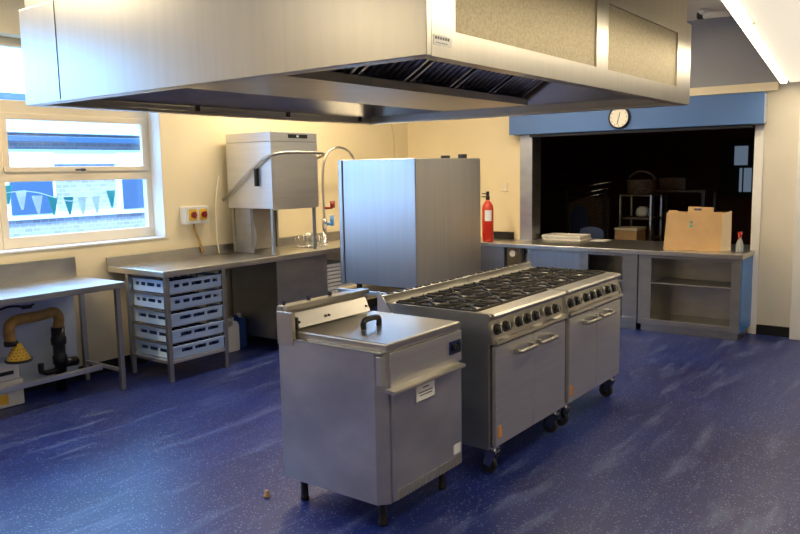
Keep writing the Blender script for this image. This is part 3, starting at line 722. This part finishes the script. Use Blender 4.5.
xl, xr = DX0-.035, DX1+.03
b.tube([(xl, DY1+.03, 1.375), (xl, DY0+.10, 1.735), (xl+.02, DY0-.03, 1.78), (xl+.16, yb, 1.80), (xr-.08, yb, 1.798), (xr, yb+.03, 1.78), (xr, DY0+.06, 1.74), (xr, DY1+.03, 1.375)], .013, 12, smooth=1)
b.build('bar_handle', 'steel_d', t)
for xa, xb in ((xl-.006, DX0+.001), (DX1-.001, xr+.006)): MB().box(xa, xb, 5.17, 5.19, 1.50, 1.66, .003).build('handle_strut', 'black', t)
b = MB(); b.box(4.80, 5.475, 4.985, 5.60, .10, T2Z-.0465, .004); b.build('base_cabinet', 'steel_d', t)
for x in (4.86, 5.41):
    for y in (5.05, 5.54): MB().cyl((x, y, .001), (x, y, .102), .02, 14).build('foot', 'dkgrey', t)
b = MB(); b.tube([(4.98, 5.50, T2Z+.0), (5.02, 5.48, 1.0), (4.97, 5.47, 1.15), (4.93, 5.46, 1.25)], .016, 12, smooth=2); b.build('wash_arm_hose', 'white_pl', t)
b = MB(); b.tube([(4.68, 5.62, T2Z), (4.66, 5.625, 1.1), (4.67, 5.62, 1.4), (4.72, 5.62, 1.6)], .007, 10, smooth=2)
single(b, 'conduit_cable', 'upvc', 'pale cable rising up the wall behind the dishwasher', 'cable')
# plate rack inside the machine
t = thing('cutlery_basket', 'shiny wire cutlery basket on the dishwashing table to the right of the dishwasher', 'basket', (5.60, 5.30, T2Z-.01))
b = MB()
for k in range(7):
    x = 5.50+k*.035; b.tube([(x, 5.2, T2Z+.10), (x, 5.2, T2Z-.008), (x, 5.42, T2Z-.008), (x, 5.42, T2Z+.10)], .004, 6)
b.tube([(5.5, 5.2, T2Z+.1), (5.71, 5.2, T2Z+.1), (5.71, 5.42, T2Z+.1), (5.5, 5.42, T2Z+.1)], .005, 6, closed=True)
b.build('wire_body', 'chrome', t)
for k in range(10):
    x, y = 5.52+random.random()*.17, 5.23+random.random()*.16
    b = MB(); b.tube([(x, y, T2Z), (x+random.uniform(-.03, .03), y+random.uniform(-.02, .02), T2Z+.13)], .006, 6); b.build('spoon_handle', 'chrome', t)
# pre-rinse tap
t = thing('pre_rinse_tap', 'pre-rinse spray tap with tall looping hose behind the steel cabinet', 'tap', (5.96, 5.45, T2Z-.012))
b = MB(); b.lathe([(.04, 0), (.04, .012), (.022, .02), (.022, .18), (.03, .19), (.03, .25), (.016, .26)], (5.96, 5.45, T2Z-.012), 20); b.build('body', 'chrome', t)
b = MB(); b.tube([(5.96, 5.45, T2Z+.24), (5.95, 5.45, 1.55), (5.97, 5.45, 1.72), (6.06, 5.43, 1.86), (6.22, 5.40, 1.88), (6.36, 5.38, 1.80), (6.42, 5.36, 1.62), (6.42, 5.36, 1.45)], .013, 10, smooth=2); b.build('hose', 'steel_top', t)
b = MB(); b.lathe([(.012, 1.45), (.02, 1.42), (.03, 1.34), (.026, 1.33)], (6.42, 5.36, 0), 16); b.build('spray_head', 'black', t)
b = MB(); b.cyl((5.98, 5.45, 1.07), (6.05, 5.42, 1.07), .016); b.cyl((6.05, 5.42, 1.05), (6.05, 5.42, 1.16), .02); b.build('cold_lever', 'panel_blue', t, label='blue lever')
b = MB(); b.cyl((6.04, 5.40, 1.24), (6.04, 5.40, 1.31), .026); b.tube([(5.96, 5.45, 1.24), (6.04, 5.40, 1.24)], .012, 8); b.build('hot_lever', 'knob_red', t, label='red lever')
# isolator switch on the wall
t = thing('isolator_switch', 'white wall isolator box with two red rotary knobs on yellow plates', 'switch', (4.44, YW, 1.17))
MB().box(4.305, 4.575, YW-.07, YW-.001, 1.172, 1.332, .008).build('housing', 'white_pl', t)
for x in (4.392, 4.508):
    p = MB().box(x-.043, x+.043, YW-.076, YW-.069, 1.205, 1.305, .003).build('plate', 'yellow', t)
    b = MB(); b.cyl((x, YW-.076, 1.255), (x, YW-.098, 1.255), .026, 20); b.box(x-.008, x+.008, YW-.112, YW-.098, 1.225, 1.285, .003); b.build('rotary_knob', 'knob_red', p)
b = MB(); b.tube([(4.43, YW-.03, 1.175), (4.44, YW-.025, 1.10), (4.47, YW-.045, 1.02), (4.50, YW-.05, .90)], .011, 10, smooth=2); b.build('cable', 'pipe', t)
# containers on the floor
def jerrycan(name, X, Y, col, cap, label):
    x, y = 0, 0
    t = thing(name, label, 'container', (0, 0, 0), None)
    b = MB(); b.prism([(x-.085, .0015), (x+.085, .0015), (x+.088, .02), (x+.088, .24), (x+.06, .275), (x-.01, .285), (x-.02, .24), (x-.06, .235), (x-.088, .22), (x-.088, .02)], 'y', y-.06, y+.06, .006)
    b.build('bottle_body', col, t)
    b = MB(); b.tube([(x-.075, y, .225), (x-.072, y, .285), (x-.03, y, .298), (x+.03, y, .28)], .012, 10, smooth=1); b.build('handle', col, t)
    b = MB(); b.cyl((x+.04, y, .27), (x+.04, y, .31), .022, 16); b.build('cap', cap, t)
    t.location = (X, Y, 0); t.scale = (.78, 1, 1)
jerrycan('detergent_can', 4.555, 5.38, 'white_pl', 'white_pl', 'white detergent container on the floor right of the crate rack')
jerrycan('rinse_aid_can', 4.712, 5.46, 'blue_pl', 'white_pl', 'blue chemical container with white cap behind the white one')
# move the pair clear of the machine base
t = thing('white_dish_rack', 'white plastic grid rack standing under the dishwashing table', 'rack', (5.70, 5.2, 0))
b = MB(); x0, x1, y0, y1, z0, z1 = 5.50, 5.94, 5.02, 5.46, .42, .70
for k in range(8): z = z0+k*.038; b.box(x0, x1, y0, y0+.006, z, z+.026); b.box(x0, x0+.006, y0, y1, z, z+.026)
for k in range(12): x = x0+k*.0395; b.box(x-.003, x+.003, y0-.001, y0+.008, z0, z1)
b.box(x0, x1, y0, y1, z0-.004, z0+.004); b.box(x1-.006, x1, y0, y1, z0, z1); b.box(x0, x1, y1-.006, y1, z0, z1); b.build('grid_basket', 'white_pl', t)
b = MB()
for x in (x0+.02, x1-.02):
    for y in (y0+.02, y1-.02): b.box(x-.015, x+.015, y-.015, y+.015, .001, z0-.003)
b.build('base_frame', 'steel_d', t)

# ------------------------------------------------------------------ servery counter at the hatch
KX, KZ = 7.346, .81
t = thing('servery_worktop', 'continuous stainless steel servery worktop running through the hatch', 'worktop', (7.8, 3.1, KZ-.05))
b = MB(); b.box(7.30, 8.25, OY0+.005, OY1-.005, KZ-.045, KZ, .005); b.box(7.30, XH-.025, OY1-.01, 4.78, KZ-.045, KZ, .005); b.box(7.30, XH-.03, 1.61, OY0+.01, KZ-.045, KZ, .005)
b.build('slab', 'steel_top', t)
MB().box(XH-.052, XH-.028, 4.17, 4.50, KZ, KZ+.085, .003).build('upstand', 'black', t, label='black strip')
# hot cupboards
def cupboard(name, y0, y1, label, openings, panels, side_blue=False):
    t = thing(name, label, 'cupboard', (7.56, (y0+y1)/2, 0), 'stainless cupboards under the servery')
    x0, x1 = KX, 7.775; zt = KZ-.046
    b = MB()
    b.box(x0+.02, x1, y0+.0, y0+.02, .10, zt); b.box(x0+.02, x1, y1-.02, y1, .10, zt); b.box(x1-.012, x1, y0+.02, y1-.02, .10, zt)
    b.box(x0+.02, x1-.012, y0+.02, y1-.02, .10, .118); b.box(x0+.02, x1-.012, y0+.02, y1-.02, zt-.012, zt-.001)
    b.build('carcass', 'steel_d', t)
    # front frame
    f = MB(); f.box(x0, x0+.022, y0, y1, zt-.03, zt, .003); f.box(x0, x0+.022, y0, y1, .075, .13, .003)
    ys = [y0]+[v for o in openings+panels for v in o]+[y1]; ys = sorted(ys)
    for k in range(0, len(ys), 2): f.box(x0+.001, x0+.021, ys[k], ys[k+1], .125, zt-.02, .002)
    f.build('front_frame', 'steel_d', t)
    for a, c in panels: MB().box(x0+.006, x0+.018, a-.002, c+.002, .128, zt-.028, .002).build('door', 'steel_v', t)
    for a, c in openings:
        MB().box(x0+.015, x1-.02, a-.01, c+.01, .478, .492, .003).build('shelf', 'steel_d', t)
    MB().box(x0+.045, x1-.02, y0+.02, y1-.02, .001, .10).build('plinth', 'steel_d', t)
    return t
c1 = cupboard('hot_cupboard', 1.632, 2.575, 'open-fronted stainless cupboard with one shelf at the right end of the servery', [(1.715, 2.45)], [])
MB().box(KX+.012, 7.772, 1.622, 1.632, .08, KZ-.047, .003).build('end_panel', 'panel_blue', c1, label='bright blue end panel')
c2 = cupboard('hot_cupboard', 2.585, 3.79, 'stainless cupboard of the servery partly hidden behind the gas ranges', [(2.735, 3.10)], [(3.19, 3.755)])
t = thing('servery_side_table', 'stainless steel table section left of the servery cupboards, beneath the fire extinguisher', 'table', (7.55, 4.28, 0))
for y in (3.83, 4.72):
    for x in (7.34, 7.72): MB().box(x-.018, x+.018, y-.018, y+.018, .001, KZ-.046, .003).build('leg', 'black', t)
MB().box(7.33, 7.75, 3.81, 4.74, .20, .222, .003).build('undershelf', 'steel_d', t)
MB().box(7.362, 7.368, 4.08, 4.70, .40, KZ-.047, .002).build('modesty_panel', 'steel_v', t)
MB().box(7.36, 7.372, 4.05, 4.076, .222, KZ-.047, .002).build('divider_post', 'black', t)
MB().cyl((7.356, 3.96, .70), (7.33, 3.96, .70), .035, 18).build('cable_reel', 'paper', t)

# fire extinguisher
t = thing('fire_extinguisher', 'red fire extinguisher with white label standing on the servery counter', 'fire extinguisher', (7.39, 4.28, KZ+.001))
ex, ey = 7.39, 4.30
b = MB(); b.lathe([(.0, 0), (.058, .003), (.064, .015), (.064, .37), (.055, .41), (.03, .445), (.018, .455), (.018, .47)], (ex, ey, KZ+.001), 28); b.build('cylinder', 'red', t)
b = MB(); b.lathe([(.022, .47), (.024, .50), (.014, .52)], (ex, ey, KZ), 16); b.box(ex-.012, ex+.012, ey-.01, ey+.075, KZ+.495, KZ+.507, .003); b.box(ex-.012, ex+.012, ey-.01, ey+.07, KZ+.53, KZ+.54, .003)
b.box(ex-.014, ex+.014, ey-.014, ey+.014, KZ+.51, KZ+.56, .004)
b.build('valve', 'black', t)
b = MB()
vs = 12
for k in range(vs):
    a0 = R_(200)+R_(70)/vs*k-R_(20); a1 = a0+R_(70)/vs
    P = [(ex+math.cos(a)*.0650, ey+math.sin(a)*.0650, z) for a, z in ((a0, KZ+.235), (a1, KZ+.235), (a1, KZ+.355), (a0, KZ+.355))]
    b.quadplate(P, .001)
b.build('label_patch', 'sticker', t, label='white instruction label')

# shutter housing and clock
t = thing('shutter_housing', 'long blue roller shutter box above the hatch', 'shutter box', (7.72, 2.86, 1.987))
MB().box(7.647, XH-.052, 1.556, 4.174, 2.255, 2.271, .002).build('lid', 'box_blue', t)
MB().box(7.647, 7.66, 1.556, 4.174, 1.987, 2.256, .003).build('front_panel', 'box_blue', t)
b = MB(); b.box(7.661, XH-.021, 1.556, 1.57, 1.987, 2.254); b.box(7.661, XH-.021, 4.16, 4.174, 1.987, 2.254); b.build('end_cap', 'panelpale', t, label='end caps coloured paler for the light on them')  # light falling on the box ends is put into their paler colour
b = MB(); b.box(7.661, XH-.021, 1.571, 4.159, 1.987, 1.995); b.build('underside', 'dkgrey', t)
b = MB(); b.box(7.70, 7.72, 1.66, 3.95, 1.955, 1.986, .004); b.build('bottom_rail', 'dkgrey', t)
t = thing('wall_clock', 'round wall clock with white face and black rim on the blue box', 'clock', (7.64, 2.906, 2.0))
cx, cy, cz = 7.646, 2.906, 2.112
b = MB(); b.lathe([(.112, 0), (.114, -.02), (.108, -.032), (.098, -.033), (.096, -.022)], (cx, cy, cz), 40, 'x'); b.build('rim', 'black', t)
M['dial'] = mat('clock_dial', (.85, .80, .68), .4)
b = MB(); b.lathe([(.097, 0), (.097, -.024)], (cx, cy, cz), 40, 'x'); dl = b.build('dial', 'dial', t)
b = MB()
for k in range(12):
    a = k*math.pi/6; b.box(cx-.0255, cx-.024, cy+math.sin(a)*.083-.003, cy+math.sin(a)*.083+.003, cz+math.cos(a)*.083-.005, cz+math.cos(a)*.083+.005)
b.build('hour_marks', 'black', dl)
b = MB(); b.tube([(cx-.027, cy, cz), (cx-.027, cy-.012, cz+.05)], .003, 6); b.build('hour_hand', 'black', t)
b = MB(); b.tube([(cx-.029, cy, cz), (cx-.029, cy+.02, cz-.07)], .002, 6); b.build('minute_hand', 'black', t)
# wall socket, cable, specks
t = thing('wall_socket', 'small square switch plate on the cream wall left of the hatch', 'socket', (XH, 4.315, 1.36))
MB().box(XH-.016, XH-.004, 4.265, 4.365, 1.358, 1.452, .003).build('plate', 'upvc', t)
MB().box(XH-.020, XH-.015, 4.305, 4.325, 1.39, 1.42, .002).build('rocker', 'white_pl', t)
b = MB(); b.tube([(7.44, YW-.003, 2.32), (7.45, YW-.003, 2.18), (7.48, YW-.003, 2.1), (7.51, YW-.003, 1.95), (7.50, YW-.003, 1.7)], .0022, 6, smooth=1)
single(b, 'wall_wire', 'crack', 'thin wire running down the cream wall behind the steel cabinet', 'wire')

# cardboard box on counter
t = thing('cardboard_box', 'open brown cardboard box on the right end of the servery counter', 'box', (7.62, 2.1, KZ+.001))
x0, x1, y0, y1, z0, z1 = 7.47, 7.66, 1.845, 2.375, KZ+.001, 1.165
b = MB()
b.quadplate([(x0, y0, z0), (x0, y1, z0), (x0+.035, y1-.015, z1), (x0+.035, y0+.0, z1)], .006)
b.quadplate([(x1+.1, y0, z0), (x1+.1, y1, z0), (x1+.1, y1, z1), (x1+.1, y0, z1)], .006)
b.quadplate([(x0, y1, z0), (x1+.1, y1, z0), (x1+.1, y1, z1), (x0+.035, y1-.015, z1)], .006)
b.quadplate([(x0, y0, z0), (x1+.1, y0, z0), (x1+.1, y1, z0), (x0, y1, z0)], .006)
b.build('box_body', 'card', t)
b = MB(); b.quadplate([(x0+.001, y0-.003, z0+.002), (x1+.1, y0-.003, z0+.002), (x1+.1, y0-.003, z1), (x0+.036, y0-.003, z1)], .006)
b.quadplate([(x0+.02, y0-.004, z0), (x0+.16, y0-.05, z0), (x0+.17, y0-.045, z1+.02), (x0+.045, y0-.004, z1)], .004)
b.build('end_flap', 'card_in', t, label='pale end flap')
b = MB(); b.quadplate([(x0+.06, y0+.09, z1-.03), (x0+.06, y0+.33, z1-.03), (x0+.075, y0+.325, z1+.06), (x0+.075, y0+.095, z1+.055)], .005); fl = b.build('back_flap', 'card', t)
b = MB(); b.quadplate([(x0+.035, y1-.13, z1-.01), (x0+.035, y1-.02, z1-.01), (x0+.045, y1-.03, z1+.022), (x0+.045, y1-.11, z1+.024)], .004); b.build('corner_flap', 'card', t)
b = MB(); b.box(x0+.064, x0+.0655, y0+.20, y0+.27, z1+.025, z1+.045); b.build('print', 'ink', fl)
b = MB(); b.cyl((x0+.024, 2.125, 1.08), (x0+.021, 2.125, 1.0795), .012, 16); b.quadplate([(x0+.0185, 2.11, 1.035), (x0+.0185, 2.14, 1.035), (x0+.021, 2.135, 1.055), (x0+.021, 2.115, 1.055)], .002); b.build('recycling_mark', M['teal'], t)
# spray bottle
t = thing('spray_bottle', 'clear spray bottle with red top beside the cardboard box', 'bottle', (7.56, 1.70, KZ+.001))
M['clearpl'] = mat('translucent_plastic', (.35, .38, .42), .15)
MB().lathe([(.03, 0), (.034, .01), (.034, .06), (.022, .10), (.012, .125), (.012, .14)], (7.56, 1.70, KZ+.001), 20).build('bottle_body', 'clearpl', t)
b = MB(); b.lathe([(.016, .135), (.016, .16)], (7.56, 1.70, KZ+.001), 16); b.box(7.53, 7.59, 1.685, 1.715, KZ+.16, KZ+.185, .004); b.box(7.515, 7.53, 1.695, 1.705, KZ+.12, KZ+.175, .003); b.build('trigger_head', 'red', t)
# trays and papers
for k, (dx, dy) in enumerate(((0, 0), (.01, .015), (-.008, .006))):
    b = MB(); z = KZ+.001+k*.018
    x0, x1, y0, y1 = 7.90+dx, 8.2+dx, 3.42+dy, 3.88+dy
    b.box(x0, x1, y0, y1, z, z+.004, .001); b.box(x0, x0+.008, y0, y1, z+.003, z+.0165, .001); b.box(x1-.008, x1, y0, y1, z+.003, z+.0165, .001); b.box(x0+.008, x1-.008, y0, y0+.008, z+.003, z+.0165, .001); b.box(x0+.008, x1-.008, y1-.008, y1, z+.003, z+.0165, .001)
    single(b, 'serving_tray', 'paper', ['bottom cream tray of the low stack on the hatch counter', 'middle cream tray of the low stack on the hatch counter', 'top cream tray of the low stack on the hatch counter'][k], 'tray', 'trays on the hatch counter')
b = MB(); b.box(7.95, 8.15, 3.16, 3.33, KZ+.001, KZ+.006)
single(b, 'paper_sheet', 'paper', 'loose sheet of paper on the hatch counter next to the trays', 'paper')

# ------------------------------------------------------------------ dining room things
def chair(x, y, h, w, label, rz, rnd):
    t = thing('dining_chair', label, 'chair', (x, y, .004), 'dark chairs beyond the hatch')
    b = MB()
    mt = Matrix.Translation((x, y, 0)) @ Matrix.Rotation(rz, 4, 'Z')
    pts = []
    for k in range(17):
        a = math.pi*k/16; pts.append((w/2*math.cos(a)*(1 if rnd else 1), h-.20+ (.20 if rnd else .12)*math.sin(a)**(1 if rnd else .5)))
    pts += [(-w/2*.95, h-.40), (w/2*.95, h-.40)]
    # upright in the local YZ plane
    tb = bmesh.new(); A = [tb.verts.new((-.22, p[0], p[1])) for p in pts]; Bv = [tb.verts.new((-.195, p[0], p[1])) for p in pts]; n = len(pts)
    for k in range(n): tb.faces.new((A[k], A[(k+1) % n], Bv[(k+1) % n], Bv[k]))
    tb.faces.new(A); tb.faces.new(Bv); b.join(tb, mt); b.build('backrest', 'chairblue', t)
    MB().box(-.22, .2, -.2, .2, .44, .465, .01, mt).build('seat', 'chairblue', t)
    for sx in (-.19, .17):
        for s_y in (-.17, .17): MB().box(sx-.012, sx+.012, s_y-.012, s_y+.012, .005, .44 if sx > 0 else h-.3, .002, mt).build('leg', 'dkgrey', t)
chair(9.4, 4.00, 1.13, .24, 'dark blue round-backed chair left of the trolley beyond the hatch', 0, True)
chair(8.75, 3.56, 1.0, .30, 'dark grey-blue chair back just behind the hatch counter', 0, False)
# trolley with basket
t = thing('serving_trolley', 'tall grey wire-framed trolley standing in the dark dining room', 'trolley', (9.7, 3.42, .004))
x0, x1, y0, y1, zt = 9.5, 9.9, 3.19, 3.58, 1.26
for x in (x0, x1):
    for y in (y0, y1): MB().box(x-.012, x+.012, y-.012, y+.012, .03, zt, .002).build('upright', 'steel_d', t)
for z in (.35, .70, .95, zt-.02): MB().box(x0, x1, y0, y1, z, z+.02, .002).build('shelf', 'wicker', t)
for x in (x0, x1):
    for y in (y0, y1): MB().cyl((x-.012, y, .032), (x+.012, y, .032), .027, 12).build('castor', 'rubber', t)
t = thing('wicker_basket', 'brown woven basket with arched handle sitting on top of the trolley', 'basket', (9.7, 3.38, zt+.002))
b = MB(); b.lathe([(.13, 0), (.17, .02), (.18, .17), (.185, .18), (.175, .185), (.165, .03)], (9.7, 3.385, zt+.002), 24); b.build('bowl', 'wicker', t)
b = MB(); b.tube([(9.7, 3.385+.17*math.cos(a), zt+.17+.12*math.sin(a)) for a in [math.pi*k/12 for k in range(13)]], .014, 8); b.build('handle', 'wicker', t)
b = MB(); b.lathe([(.05, 0), (.09, .03), (.08, .10), (.04, .13)], (9.7, 3.36, .972), 16); single(b, 'bread_bowl', 'paper', 'pale rounded bowl on the upper shelf of the dark trolley', 'bowl')
t = thing('storage_carton', 'brown carton at the foot of the trolley beyond the hatch', 'box', (9.4, 3.3, .004))
MB().box(9.1, 9.42, 3.22, 3.50, .005, .84, .01).build('carton_body', 'card', t); MB().box(9.095, 9.425, 3.215, 3.505, .84, .87, .005).build('lid', 'card_in', t)
t = thing('side_table', 'dark side table with a small pale box behind the trolley', 'table', (10.4, 3.1, .004))
MB().box(10.1, 10.7, 2.7, 3.4, 1.27, 1.30, .005).build('top', 'wicker', t)
for x in (10.13, 10.67):
    for y in (2.73, 3.37): MB().box(x-.02, x+.02, y-.02, y+.02, .005, 1.27).build('leg', 'dkgrey', t)
single(B(10.2, 10.5, 2.98, 3.32, 1.302, 1.46, bev=.01), 'shoe_carton', 'wicker', 'small brown carton on the dark table right of the basket', 'box')
# folded trestle / chrome rails
t = thing('chrome_rail_stack', 'stack of folded tables with shiny chrome rails deep in the dining room', 'rack', (9.92, 4.2, .004))
for k, (z, a) in enumerate(((1.36, 0), (1.27, .05), (1.20, .1))):
    b = MB(); b.tube([(9.9, 4.60-a, z-.05), (9.9, 3.82+a*1.5, z+.06)], .016, 10); b.build('rail', 'chrome', t)
for y in (3.95, 4.5): MB().box(9.88, 9.92, y-.02, y+.02, .005, 1.32, .003).build('upright', 'dkgrey', t)
MB().box(9.921, 9.96, 3.9, 4.55, .3, 1.2, .003).build('table_leaf', 'wicker', t)
for y, z0, z1 in ((2.02, 1.62, 1.94), (2.02, 1.35, 1.58)):
    pass
f = struct(B(13.9, 13.98, 2.85, 3.50, 1.05, 2.05), 'window_5', 'dkgrey')
b = MB(); b.box(13.88, 13.90, 3.05, 3.26, 1.60, 1.92); b.box(13.88, 13.90, 2.98, 3.10, 1.15, 1.55); b.box(13.88, 13.90, 3.13, 3.17, 1.15, 1.55); b.build('glass_panes', 'farwin', f)
# things on floor
t = thing('cork_stopper', 'small tan stopper lying on the blue floor left of the fryer', 'stopper', (2.524, 2.755, 0))
MB().lathe([(.014, .001), (.017, .004), (.017, .012), (.010, .018), (.012, .03), (.008, .036)], (2.524, 2.755, 0), 18).build('body', 'card', t)
